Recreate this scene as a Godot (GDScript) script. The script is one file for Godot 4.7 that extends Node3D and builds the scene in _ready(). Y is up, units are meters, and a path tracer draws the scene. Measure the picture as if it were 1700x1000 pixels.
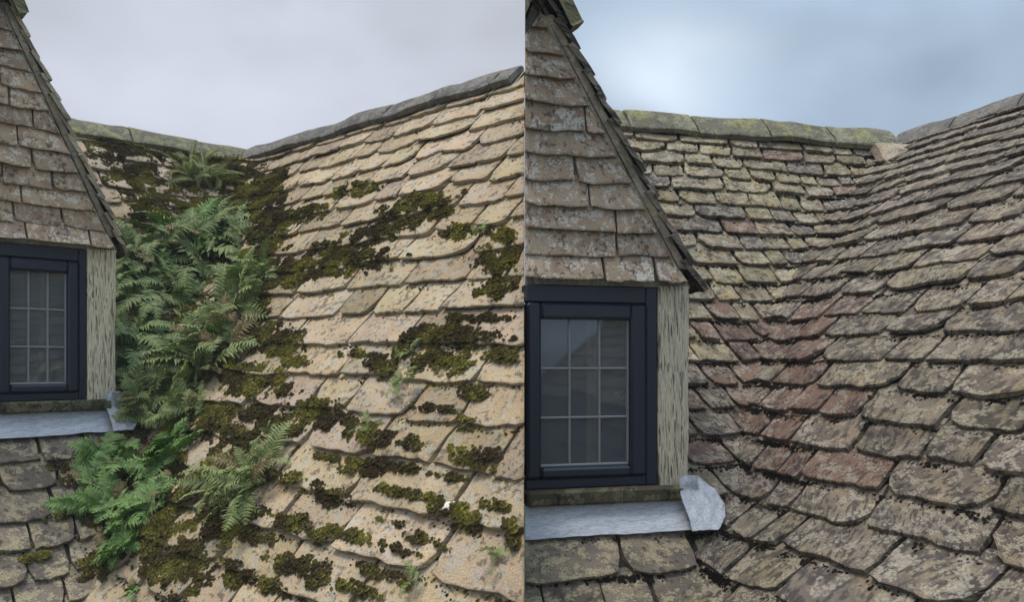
extends Node3D
# Two neighbouring cottages whose roofs meet at a party line (the plane x = 0).
# West of it an old stone-slate roof overgrown with moss and ferns, east of it the same kind of roof after cleaning.

const EYE := 4.6
const UP := Vector3.UP
var rng := RandomNumberGenerator.new()
var wob := FastNoiseLite.new()
var M := {}
var H := {}
var side_of := 0   # while a cottage is built: -1 west, 1 east of the party line
var party = null   # while the east dormer is built: nothing of it may cross the party line

# ---------------------------------------------------------------- small helpers
func rr(a: float, b: float) -> float:
	return rng.randf_range(a, b)

func tag(o: Node, label: String, category := "", group := "", kind := "") -> void:
	if label: o.set_meta("label", label)
	if category: o.set_meta("category", category)
	if group: o.set_meta("group", group)
	if kind: o.set_meta("kind", kind)

func thing(called: String, at := Vector3.ZERO, basis := Basis()) -> Node3D:
	var n := Node3D.new()
	n.name = called
	n.transform = Transform3D(basis, at)
	add_child(n, true)
	return n

func mesh_node(called: String, mesh: Mesh, mat: Material, parent: Node, at := Vector3.ZERO) -> MeshInstance3D:
	var o := MeshInstance3D.new()
	o.name = called
	o.mesh = mesh
	o.material_override = null
	o.position = at
	for i in mesh.get_surface_count():
		o.set_surface_override_material(i, mat)
	parent.add_child(o, true)
	return o

# a slab laid over f(x, y, depth): x 0..w, y 0..l; depth 0 is its face, thick its underside; edges worn and uneven
func slab(called: String, parent: Node, f: Callable, w: float, l: float, thick: float, mat: Material, tint: Color, rough := 0.006, nx := 6, ny := 5, bevel := 0.006, chip := 0.014) -> MeshInstance3D:
	var xs := PackedFloat32Array()
	var ys := PackedFloat32Array()
	var e := minf(bevel * 1.3, w * 0.2)
	for i in nx + 1:
		xs.append(0.0 if i == 0 else (w if i == nx else lerpf(e, w - e, float(i - 1) / (nx - 2))))
	var ey := minf(bevel * 1.3, l * 0.2)
	for j in ny + 1:
		ys.append(0.0 if j == 0 else (l if j == ny else lerpf(ey, l - ey, float(j - 1) / (ny - 2))))
	var so := rr(0, 900)
	var c0 := rr(0, chip) * (1.0 if rng.randf() < 0.6 else 0.2)
	var c1 := rr(0, chip) * (1.0 if rng.randf() < 0.6 else 0.2)
	var top := PackedVector3Array()
	var low := PackedVector3Array()
	var uvs := PackedVector2Array()
	var uo := Vector2(rr(0, 0.45), rr(0, 0.45))
	var turn := rr(-0.5, 0.5) if mat != M.post else 0.0
	var grow := rr(0.6, 1.6) if mat != M.post else 1.0
	for j in ny + 1:
		for i in nx + 1:
			var x := xs[i]
			var y := ys[j]
			var ty := y / l
			var xl := absf(wob.get_noise_2d(so, y * 1500.0)) * rough * 2.0 + c0 * smoothstep(0.75, 1.0, ty)
			var xr := w - absf(wob.get_noise_2d(so + 50, y * 900.0)) * rough * 2.0 - c1 * smoothstep(0.75, 1.0, ty)
			var yb := l + wob.get_noise_2d(x * 1300.0, so + 90) * rough * 1.5 - c0 * (1.0 - smoothstep(0.0, 0.2, x / w)) - c1 * smoothstep(0.8, 1.0, x / w)
			var px := lerpf(xl, xr, x / w)
			var py := yb * ty
			var edge := i == 0 or i == nx or j == 0 or j == ny
			var dz := wob.get_noise_3d(px * 260.0, py * 260.0, so) * rough * 0.7
			top.append(f.call(px, py, (bevel * rr(0.5, 1.0) if edge else 0.0) + dz))
			low.append(f.call(px, py, thick))
			uvs.append(uo + Vector2(px, py).rotated(turn) * grow)
	var mid := top[(ny / 2) * (nx + 1) + nx / 2]
	# face turned the right way?
	var n0: Vector3 = (top[1] - top[0]).cross(top[nx + 1] - top[0])
	var outward: Vector3 = top[0] - low[0]
	var flip := n0.dot(outward) > 0.0
	var V := PackedVector3Array()
	var N := PackedVector3Array()
	var U := PackedVector2Array()
	var I := PackedInt32Array()
	for j in ny + 1:
		for i in nx + 1:
			var k := j * (nx + 1) + i
			var dx: Vector3 = top[k + (1 if i < nx else 0)] - top[k - (1 if i > 0 else 0)]
			var dy: Vector3 = top[k + (nx + 1 if j < ny else 0)] - top[k - (nx + 1 if j > 0 else 0)]
			var n := dx.cross(dy).normalized()
			V.append(top[k] - mid)
			N.append(n if flip else -n)
			U.append(uvs[k])
	for j in ny:
		for i in nx:
			var a := j * (nx + 1) + i
			var b := a + 1
			var c := a + nx + 1
			var d := c + 1
			if flip: I.append_array([a, d, b, a, c, d])
			else: I.append_array([a, b, d, a, d, c])
	# rim
	var ring := PackedInt32Array()
	for i in nx: ring.append(i)
	for j in ny: ring.append(j * (nx + 1) + nx)
	for i in nx: ring.append(ny * (nx + 1) + nx - i)
	for j in ny: ring.append((ny - j) * (nx + 1))
	for q in ring.size():
		var a := ring[q]
		var b := ring[(q + 1) % ring.size()]
		var n := (top[b] - top[a]).cross(low[a] - top[a]).normalized()
		if not flip: n = -n
		# the rim leaves the face, so turn it away from the middle
		if n.dot(top[a] - mid) < 0: n = -n
		var s := V.size()
		V.append_array([top[a] - mid, top[b] - mid, low[b] - mid, low[a] - mid])
		N.append_array([n, n, n, n])
		U.append_array([uvs[a], uvs[b], uvs[b] + Vector2(0.01, thick), uvs[a] + Vector2(0.01, thick)])
		var g: Vector3 = (top[b] - top[a]).cross(low[b] - top[a])
		if g.dot(n) > 0: I.append_array([s, s + 2, s + 1, s, s + 3, s + 2])
		else: I.append_array([s, s + 1, s + 2, s, s + 2, s + 3])
	var C := PackedColorArray()
	C.resize(V.size())
	C.fill(tint)
	var arr := []
	arr.resize(Mesh.ARRAY_MAX)
	arr[Mesh.ARRAY_VERTEX] = V
	arr[Mesh.ARRAY_NORMAL] = N
	arr[Mesh.ARRAY_TEX_UV] = U
	arr[Mesh.ARRAY_COLOR] = C
	arr[Mesh.ARRAY_INDEX] = I
	var mesh := ArrayMesh.new()
	mesh.add_surface_from_arrays(Mesh.PRIMITIVE_TRIANGLES, arr)
	return mesh_node(called, mesh, mat, parent, mid)

# a bar or board: chamfered box between two corners in the parent's space
func board(called: String, parent: Node, a: Vector3, b: Vector3, mat: Material, tint := Color.WHITE, bev := 0.004) -> MeshInstance3D:
	var st := SurfaceTool.new()
	st.begin(Mesh.PRIMITIVE_TRIANGLES)
	var c := (a + b) / 2.0
	var h := (b - a).abs() / 2.0
	bev = minf(bev, minf(h.x, minf(h.y, h.z)) * 0.6)
	var P := {}
	for sx in [-1, 1]:
		for sy in [-1, 1]:
			for sz in [-1, 1]:
				var s := Vector3(sx, sy, sz)
				for ax in 3:
					var p := s * (h - Vector3.ONE * bev)
					p[ax] = s[ax] * h[ax]
					P[[sx, sy, sz, ax]] = p
	var faces := []
	for ax in 3:
		var u := (ax + 1) % 3
		var v := (ax + 2) % 3
		for s in [-1, 1]:
			var q := []
			for o in [[-1, -1], [1, -1], [1, 1], [-1, 1]]:
				var k := [0, 0, 0]
				k[ax] = s; k[u] = o[0]; k[v] = o[1]
				q.append(P[[k[0], k[1], k[2], ax]])
			faces.append(q)
		for su in [-1, 1]:
			for sv in [-1, 1]:
				var q := []
				for o in [[-1, u], [1, u], [1, v], [-1, v]]:
					var k := [0, 0, 0]
					k[ax] = o[0]; k[u] = su; k[v] = sv
					q.append(P[[k[0], k[1], k[2], o[1]]])
				faces.append(q)
	for sx in [-1, 1]:
		for sy in [-1, 1]:
			for sz in [-1, 1]:
				faces.append([P[[sx, sy, sz, 0]], P[[sx, sy, sz, 1]], P[[sx, sy, sz, 2]]])
	st.set_smooth_group(-1)
	var uo := Vector2(rr(0, 0.4), rr(0, 0.4))
	for q in faces:
		var n: Vector3 = (q[1] - q[0]).cross(q[2] - q[0])
		var mid := Vector3.ZERO
		for p in q: mid += p
		var order := [0, 1, 2] if q.size() == 3 else [0, 1, 2, 0, 2, 3]
		if n.dot(mid) > 0: order.reverse()
		for k in order:
			var p: Vector3 = q[k]
			st.set_color(tint)
			st.set_uv(uo + Vector2(p.x + p.z * 0.7, p.y + p.z * 0.3))
			st.add_vertex(p)
	st.generate_normals()
	return mesh_node(called, st.commit(), mat, parent, c)

# a wavy sheet with thickness over f(x, y), normals worked out from the faces
func sheet(called: String, parent: Node, f: Callable, w: float, l: float, nx: int, ny: int, thick: Vector3, mat: Material, skip = null) -> MeshInstance3D:
	var st := SurfaceTool.new()
	st.begin(Mesh.PRIMITIVE_TRIANGLES)
	st.set_smooth_group(0)
	var P := []
	for j in ny + 1:
		var row := []
		for i in nx + 1: row.append(f.call(w * i / nx, l * j / ny))
		P.append(row)
	var n0: Vector3 = (P[0][1] - P[0][0]).cross(P[1][0] - P[0][0])
	var flip := n0.dot(thick) < 0.0   # thick points away from the face
	for j in ny:
		for i in nx:
			if skip != null and skip.call(w * (i + 0.5) / nx, l * (j + 0.5) / ny): continue
			var q := [P[j][i], P[j][i + 1], P[j + 1][i + 1], P[j + 1][i]]
			var uv := [Vector2(i, j), Vector2(i + 1, j), Vector2(i + 1, j + 1), Vector2(i, j + 1)]
			for side in 2:
				var order := [0, 2, 1, 0, 3, 2] if (flip == (side == 0)) else [0, 1, 2, 0, 2, 3]
				for k in order:
					st.set_color(Color.WHITE)
					st.set_uv(Vector2(uv[k].x * w / nx, uv[k].y * l / ny))
					var pt: Vector3 = q[k] + (thick if side == 1 else Vector3.ZERO)
					if side_of < 0: pt.x = minf(pt.x, -0.001)
					elif side_of > 0: pt.x = maxf(pt.x, 0.001)
					if party != null: pt.x = maxf(pt.x, (0.0015 - party.F.x - party.nh.x * pt.z) / party.a.x)
					st.add_vertex(pt)
	st.generate_normals()
	return mesh_node(called, st.commit(), mat, parent)

# ---------------------------------------------------------------- textures and materials
func noise(s: int, freq: float, oct := 4, type := FastNoiseLite.TYPE_SIMPLEX_SMOOTH) -> FastNoiseLite:
	var n := FastNoiseLite.new()
	n.seed = s
	n.noise_type = type
	n.frequency = freq
	n.fractal_octaves = oct
	n.fractal_type = FastNoiseLite.FRACTAL_FBM if oct > 1 else FastNoiseLite.FRACTAL_NONE
	return n

func lin(r: float, g: float, b: float) -> Color:
	return Color(r, g, b)

# stone skin: two base tones, lichen crusts, dark crusts, grain; colours are linear base colours
func stone_tex(s: int, size: int, a: Color, b: Color, pale: Color, pale_amt: float, dark: Color, dark_amt: float, streak: float, warm: Color, warm_amt: float) -> Array:
	var n1 := noise(s, 0.006)
	var n2 := noise(s + 1, 0.02)
	var n3 := noise(s + 2, 0.042, 5)
	var n4 := noise(s + 3, 0.16, 3)
	var n5 := noise(s + 4, 0.009, 3)
	var cell := noise(s + 6, 0.035, 1, FastNoiseLite.TYPE_CELLULAR)
	cell.cellular_return_type = FastNoiseLite.RETURN_DISTANCE
	var cell2 := noise(s + 7, 0.09, 1, FastNoiseLite.TYPE_CELLULAR)
	cell2.cellular_return_type = FastNoiseLite.RETURN_DISTANCE
	var im := Image.create(size, size, false, Image.FORMAT_RGB8)
	var hm := Image.create(size, size, false, Image.FORMAT_L8)
	for y in size:
		for x in size:
			var g := n4.get_noise_2d(x, y)
			var v1 := n1.get_noise_2d(x, y) * 1.3 + 0.5
			var c := a.lerp(b, clampf(v1 + g * 0.3, 0, 1))
			var w := smoothstep(0.12, 0.4, n5.get_noise_2d(x, y) + g * 0.15)
			c = c.lerp(warm, w * warm_amt)
			var sx := x * (1.0 + streak) + y * streak * 0.25
			var sy := y * (1.0 - streak * 0.72)
			var v3 := n3.get_noise_2d(sx, sy) + n5.get_noise_2d(x + 700, y) * 0.55 + g * 0.18
			var dk := smoothstep(-0.02, 0.26, v3 - 0.5 + dark_amt)
			c = c.lerp(dark, dk * 0.8)
			var v2 := n2.get_noise_2d(x, y) + n5.get_noise_2d(x, y + 900) * 0.5 + g * 0.25
			var ring := smoothstep(-0.60, -0.72, cell.get_noise_2d(x + g * 9.0, y + v2 * 9.0) - v2 * 0.45 - (pale_amt - 0.16)) 
			var dot := smoothstep(-0.58, -0.74, cell2.get_noise_2d(x + g * 5.0, y) - v2 * 0.5 - (pale_amt - 0.16))
			var pl := clampf(maxf(ring * (0.75 + g), dot) * smoothstep(-0.35, 0.2, v2), 0.0, 1.0)
			c = c.lerp(pale, pl * 0.7)
			c = c * (1.0 + g * 0.35)
			c.a = 1.0
			im.set_pixel(x, y, Color(clampf(c.r, 0, 1), clampf(c.g, 0, 1), clampf(c.b, 0, 1)).linear_to_srgb())
			var hh := 0.5 + n3.get_noise_2d(sx, sy) * 0.35 + g * 0.28 + pl * 0.08 - dk * 0.04 + n2.get_noise_2d(x, y + 300) * 0.25
			hm.set_pixel(x, y, Color(hh, hh, hh))
	return [ImageTexture.create_from_image(im), ImageTexture.create_from_image(hm)]

func tex_mat(t: Array, cover: float, relief: float, roughness := 0.92, spec := 0.3) -> StandardMaterial3D:
	var m := StandardMaterial3D.new()
	m.albedo_texture = t[0]
	m.uv1_scale = Vector3(1.0 / cover, 1.0 / cover, 1)
	m.vertex_color_use_as_albedo = true
	m.heightmap_enabled = relief > 0
	m.heightmap_texture = t[1]
	m.heightmap_scale = relief
	m.roughness = roughness
	m.metallic_specular = spec
	return m

func plain(r: float, g: float, b: float, roughness := 0.85, spec := 0.4) -> StandardMaterial3D:
	var m := StandardMaterial3D.new()
	m.albedo_color = Color(r, g, b).linear_to_srgb()
	m.roughness = roughness
	m.metallic_specular = spec
	return m

func make_materials() -> void:
	M.tan = tex_mat(stone_tex(11, 512, lin(0.53, 0.425, 0.28), lin(0.41, 0.33, 0.225), lin(0.46, 0.44, 0.37), 0.06, lin(0.14, 0.12, 0.09), 0.36, 0.0, lin(0.53, 0.385, 0.23), 0.35), 0.9, 0.35)
	M.clean = tex_mat(stone_tex(37, 512, lin(0.225, 0.19, 0.15), lin(0.14, 0.118, 0.097), lin(0.37, 0.335, 0.265), 0.04, lin(0.055, 0.05, 0.048), 0.52, 0.55, lin(0.34, 0.27, 0.17), 0.45), 0.9, 0.4)
	M.red = tex_mat(stone_tex(53, 512, lin(0.21, 0.138, 0.102), lin(0.15, 0.102, 0.08), lin(0.33, 0.30, 0.24), 0.02, lin(0.055, 0.046, 0.042), 0.42, 0.6, lin(0.25, 0.165, 0.115), 0.4), 0.9, 0.35)
	M.ochre = tex_mat(stone_tex(59, 512, lin(0.32, 0.26, 0.175), lin(0.225, 0.187, 0.135), lin(0.42, 0.41, 0.33), 0.03, lin(0.07, 0.06, 0.05), 0.40, 0.3, lin(0.44, 0.33, 0.17), 0.45), 0.9, 0.35)
	M.gable = tex_mat(stone_tex(67, 512, lin(0.50, 0.38, 0.27), lin(0.41, 0.31, 0.22), lin(0.72, 0.70, 0.63), -0.01, lin(0.10, 0.085, 0.075), 0.24, 0.0, lin(0.30, 0.20, 0.13), 0.5), 0.7, 0.3)
	M.apron = tex_mat(stone_tex(71, 512, lin(0.21, 0.175, 0.135), lin(0.135, 0.115, 0.095), lin(0.40, 0.35, 0.22), 0.06, lin(0.07, 0.065, 0.06), 0.25, 0.0, lin(0.30, 0.24, 0.15), 0.45), 0.9, 0.35)
	M.ridge = tex_mat(stone_tex(83, 512, lin(0.20, 0.19, 0.14), lin(0.14, 0.132, 0.10), lin(0.30, 0.30, 0.21), 0.06, lin(0.10, 0.095, 0.085), 0.28, 0.0, lin(0.30, 0.29, 0.09), 0.6), 0.9, 0.7)
	M.ridge_grey = tex_mat(stone_tex(87, 512, lin(0.18, 0.17, 0.155), lin(0.13, 0.122, 0.112), lin(0.28, 0.275, 0.25), 0.04, lin(0.10, 0.095, 0.088), 0.30, 0.0, lin(0.29, 0.27, 0.19), 0.4), 0.9, 0.7)
	M.mortar = tex_mat(stone_tex(97, 512, lin(0.33, 0.30, 0.25), lin(0.25, 0.23, 0.19), lin(0.45, 0.42, 0.33), 0.14, lin(0.13, 0.12, 0.10), 0.16, 0.0, lin(0.36, 0.30, 0.18), 0.4), 0.7, 0.3)
	M.post = tex_mat(wood_tex(), 0.5, 0.3, 0.9)
	M.lead = tex_mat(stone_tex(103, 256, lin(0.44, 0.475, 0.53), lin(0.33, 0.36, 0.41), lin(0.56, 0.595, 0.64), 0.16, lin(0.17, 0.18, 0.20), 0.26, 0.0, lin(0.5, 0.5, 0.52), 0.3), 0.35, 0.2, 0.62, 0.5)
	M.sill = tex_mat(stone_tex(109, 256, lin(0.085, 0.075, 0.045), lin(0.05, 0.045, 0.032), lin(0.16, 0.15, 0.09), 0.12, lin(0.02, 0.02, 0.018), 0.2, 0.0, lin(0.10, 0.085, 0.04), 0.4), 0.4, 0.2)
	M.frame = plain(0.014, 0.020, 0.034, 0.38, 0.5)
	M.came = plain(0.24, 0.25, 0.26, 0.55, 0.5)
	M.deck = plain(0.045, 0.038, 0.03, 0.97, 0.2)
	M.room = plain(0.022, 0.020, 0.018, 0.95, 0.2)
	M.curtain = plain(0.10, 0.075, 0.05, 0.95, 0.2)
	M.wall = plain(0.36, 0.31, 0.22, 0.95, 0.2)
	var g := StandardMaterial3D.new()
	g.albedo_color = Color(0.75, 0.82, 0.85, 0.08)
	g.transparency = BaseMaterial3D.TRANSPARENCY_ALPHA
	g.roughness = 0.03
	g.metallic_specular = 0.75
	M.glass = g
	var ms := StandardMaterial3D.new()
	ms.vertex_color_use_as_albedo = true
	ms.roughness = 1.0
	ms.metallic_specular = 0.1
	M.moss = ms
	M.leaf = []
	for c in [Color(0.27, 0.29, 0.12), Color(0.205, 0.26, 0.105), Color(0.165, 0.225, 0.085), Color(0.26, 0.31, 0.125), Color(0.17, 0.275, 0.085), Color(0.20, 0.15, 0.07)]:
		var l := StandardMaterial3D.new()
		l.albedo_color = c.linear_to_srgb()
		l.vertex_color_use_as_albedo = true
		l.roughness = 0.6
		l.metallic_specular = 0.4
		l.backlight_enabled = true
		l.backlight = Color(0.35, 0.5, 0.2)
		M.leaf.append(l)

# weathered timber: bare grey grain with flakes of old cream paint
func wood_tex() -> Array:
	var n1 := noise(201, 0.02, 4)
	var n2 := noise(202, 0.05, 4)
	var im := Image.create(512, 512, false, Image.FORMAT_RGB8)
	var hm := Image.create(512, 512, false, Image.FORMAT_L8)
	for y in 512:
		for x in 512:
			var grain := n2.get_noise_2d(x * 3.2, y * 0.16)
			var fl := n1.get_noise_2d(x * 2.2, y * 0.10) + n2.get_noise_2d(x * 2.0, y * 0.3 + 400) * 0.35
			var paint := smoothstep(-0.60, -0.25, fl + grain * 0.4)
			var c := lin(0.24, 0.22, 0.19).lerp(lin(0.10, 0.09, 0.08), smoothstep(-0.2, 0.4, grain)).lerp(lin(0.74, 0.67, 0.53) * (0.95 + grain * 0.5), paint)
			var crack := smoothstep(0.16, 0.42, grain)
			c = c.lerp(lin(0.06, 0.055, 0.05), crack * 0.9)
			im.set_pixel(x, y, Color(clampf(c.r, 0, 1), clampf(c.g, 0, 1), clampf(c.b, 0, 1)).linear_to_srgb())
			var hh := 0.5 + paint * 0.2 - crack * 0.35 - grain * 0.2
			hm.set_pixel(x, y, Color(hh, hh, hh))
	return [ImageTexture.create_from_image(im), ImageTexture.create_from_image(hm)]

# ---------------------------------------------------------------- sky
func make_sky() -> Sky:
	var w := 1024
	var h := 512
	var im := Image.create(w, h, false, Image.FORMAT_RGBF)
	var n := noise(5, 2.1, 6)
	for y in h:
		var el := PI * (0.5 - (y + 0.5) / h)
		for x in w:
			var az := wrapf(TAU * (x + 0.5) / w, -PI, PI)
			var d := Vector3(sin(az) * cos(el), sin(el), -cos(az) * cos(el))
			var cl := n.get_noise_3d(d.x * 1.2, d.y * 2.2, d.z * 1.2)
			var e := clampf(el / (PI / 2), 0, 1)
			# west: an even sheet of pale cloud; east: thinner blue-grey cloud with a brighter break
			var west := Color(0.42, 0.445, 0.51) * (0.98 + 0.34 * cl)
			var east := Color(0.335, 0.425, 0.54) * (1.0 + 0.42 * cl)
			var br := exp(-(pow(rad_to_deg(az) - 7.5 + cl * 5.0, 2) / 30.0 + pow(rad_to_deg(el) - 17.0 + cl * 4.0, 2) / 14.0))
			east = east.lerp(Color(0.62, 0.70, 0.79), br * 0.75)
			var side := smoothstep(deg_to_rad(0.4), deg_to_rad(2.4), az) * (1.0 - smoothstep(deg_to_rad(150), deg_to_rad(179), az))
			var c := west.lerp(east, side)
			c = c * (1.0 + 1.7 * smoothstep(0.25, 0.95, e))   # overcast: brightest overhead
			if el < 0.0:
				c = Color(0.16, 0.16, 0.13)
			im.set_pixel(x, y, c)
	var m := PanoramaSkyMaterial.new()
	m.panorama = ImageTexture.create_from_image(im)
	var s := Sky.new()
	s.sky_material = m
	return s

# ---------------------------------------------------------------- roof geometry
func valley(h: Dictionary, v: float) -> Vector3:
	return h.V0 + (h.V1 - h.V0) * v - h.a * (h.bend * 4.0 * v * maxf(0.0, 1.0 - v))

func course_end(h: Dictionary, sl: int, v: float) -> Vector3:
	if sl == 1 and h.id == 0:
		return h.R1 + (h.B1 - h.R1) * v
	var p := valley(h, v)
	if sl == 0 and h.id == 1: return p - h.a * (p.x / h.a.x)
	return p + (-h.a if sl == 0 else h.b) * h.len[sl]

func course_len(h: Dictionary, sl: int, v: float) -> float:
	return valley(h, v).distance_to(course_end(h, sl, v))

func course_dir(h: Dictionary, sl: int, v: float) -> Vector3:
	if sl == 0: return -h.a
	if h.id == 1: return h.b
	return (course_end(h, sl, v) - valley(h, v)).normalized()

func slope_normal(h: Dictionary, sl: int, v: float) -> Vector3:
	var d := course_dir(h, sl, v)
	var t: Vector3 = h.V1 - h.V0
	var n := d.cross(t).normalized()
	return n if n.y > 0 else -n

func on_slope(h: Dictionary, sl: int, s: float, v: float, up: float) -> Vector3:
	var n := slope_normal(h, sl, v)
	var r: float = h.sweep[0]
	var q := clampf(1.0 - s / r, 0, 1)
	var m: Vector3 = (slope_normal(h, 0, v) + slope_normal(h, 1, v)).normalized()
	# old rafters sag a little; the slates sweep round the valley
	var sag := wob.get_noise_3d(s * 55.0, v * 150.0, h.id * 300.0 + sl * 90.0) * 0.016 * smoothstep(0.0, 0.15, v)
	var p: Vector3 = valley(h, v) + course_dir(h, sl, v) * s + m * (h.sweep[1] * q * q) + n.lerp(m, q * 0.8).normalized() * (up + sag)
	if h.id == 0: p.x = minf(p.x, -h.trim)
	else: p.x = maxf(p.x, h.trim)
	return p

func course_rows(h: Dictionary) -> PackedFloat32Array:
	var rows := PackedFloat32Array([0.0])
	var sum := 0.0
	for i in h.n: sum += 0.86 + 0.28 * i / h.n
	while rows[-1] < h.vmax:
		rows.append(rows[-1] + (0.86 + 0.28 * (rows.size() - 1) / float(h.n)) / sum)
	return rows

# where a roof point lies in the dormer's own axes
func in_dormer(h: Dictionary, p: Vector3) -> Vector3:
	var d: Vector3 = p - h.F
	return Vector3(d.dot(h.a), d.y, d.dot(h.nh))

func slate_tone(h: Dictionary, sl: int, s: float, v: float) -> Array:
	var k := rng.randf()
	var b := rr(0.64, 1.0)
	if h.id == 0:
		return [M.tan, Color(b, b * rr(0.95, 1.0), b * rr(0.88, 1.0))]
	if sl == 0:
		if k < (0.5 if v > 0.58 else 0.05): return [M.red, Color(b, b, b)]
		if k < 0.85: return [M.ochre, Color(b, b, b * rr(0.9, 1.0))]
		return [M.clean, Color(b, b, b)]
	# a patch of red-brown slates where the long slope comes down to the valley
	if s < 0.62 and v > 0.60 and v < 0.97 and k < 0.65: return [M.red, Color(b, b, b)]
	return [M.clean, Color(b, b * rr(0.97, 1.0), b * rr(0.9, 1.0))]

func lay_course(h: Dictionary, sl: int, deck: Node3D, va: float, vb: float, s0: float, s1: float, wmin: float, wmax: float, tone: Callable, skip: Callable, lift := 0.0) -> void:
	var slope_m: float = (h.V1 - h.V0).length() * 0.93
	var vm := (va + vb) / 2.0
	var lean: float = (h.V1 - h.V0).dot(course_dir(h, sl, vm))   # joints run straight down the slope, not along the valley
	var s := s0 - lean * (vb - va) * (1.0 if s0 <= 0.0 else 0.7)
	var cw := rr(0, 500)
	while s < s1 - 0.03:
		var w := rr(wmin, wmax)
		if sl == 1 and h.id == 0: w *= lerpf(0.85, 1.25, vm)
		if s < 0.25: w *= 0.65
		if h.id == 1 and sl == 1 and s > 1.9: w = rr(0.45, 0.7)
		if s1 - (s + w) < 0.07: w = s1 - s
		var last := s + w > s1 - 0.005
		var mid := on_slope(h, sl, maxf(0.0, s + w / 2), vm, 0.0)
		if not skip.call(mid):
			var t: Array = tone.call(s + w / 2, vm)
			var over := minf(0.055, va * slope_m)
			var l := (vb - va) * slope_m + over + rr(-0.006, 0.008)
			var thick := rr(0.014, 0.025)
			var rise := rr(0.028, 0.038) + lift
			var slip := rr(-0.004, 0.004)
			var tilt := rr(-0.02, 0.02)
			var sa := s + rr(0.001, 0.005)
			var ww := w - rr(0.003, 0.011) + (0.03 if last else 0.0)
			h.trim = rr(0.0008, 0.0025)
			var f := func(x: float, y: float, depth: float) -> Vector3:
				var sag := wob.get_noise_2d((sa + x) * 120.0, cw) * 0.011
				var vv := va + (y - over + sag + slip + (x - ww / 2) * tilt) / slope_m
				return on_slope(h, sl, sa + x + lean * (vb - vv), vv, lerpf(0.004, rise, y / l) - depth)
			slab("slate", deck, f, ww, l, thick, t[0], t[1], 0.0085 * clampf(w / 0.3, 0.5, 1.0), 9, 6, 0.005, 0.032 * clampf(w / 0.34, 0.25, 1.0))
		s += w

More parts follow.
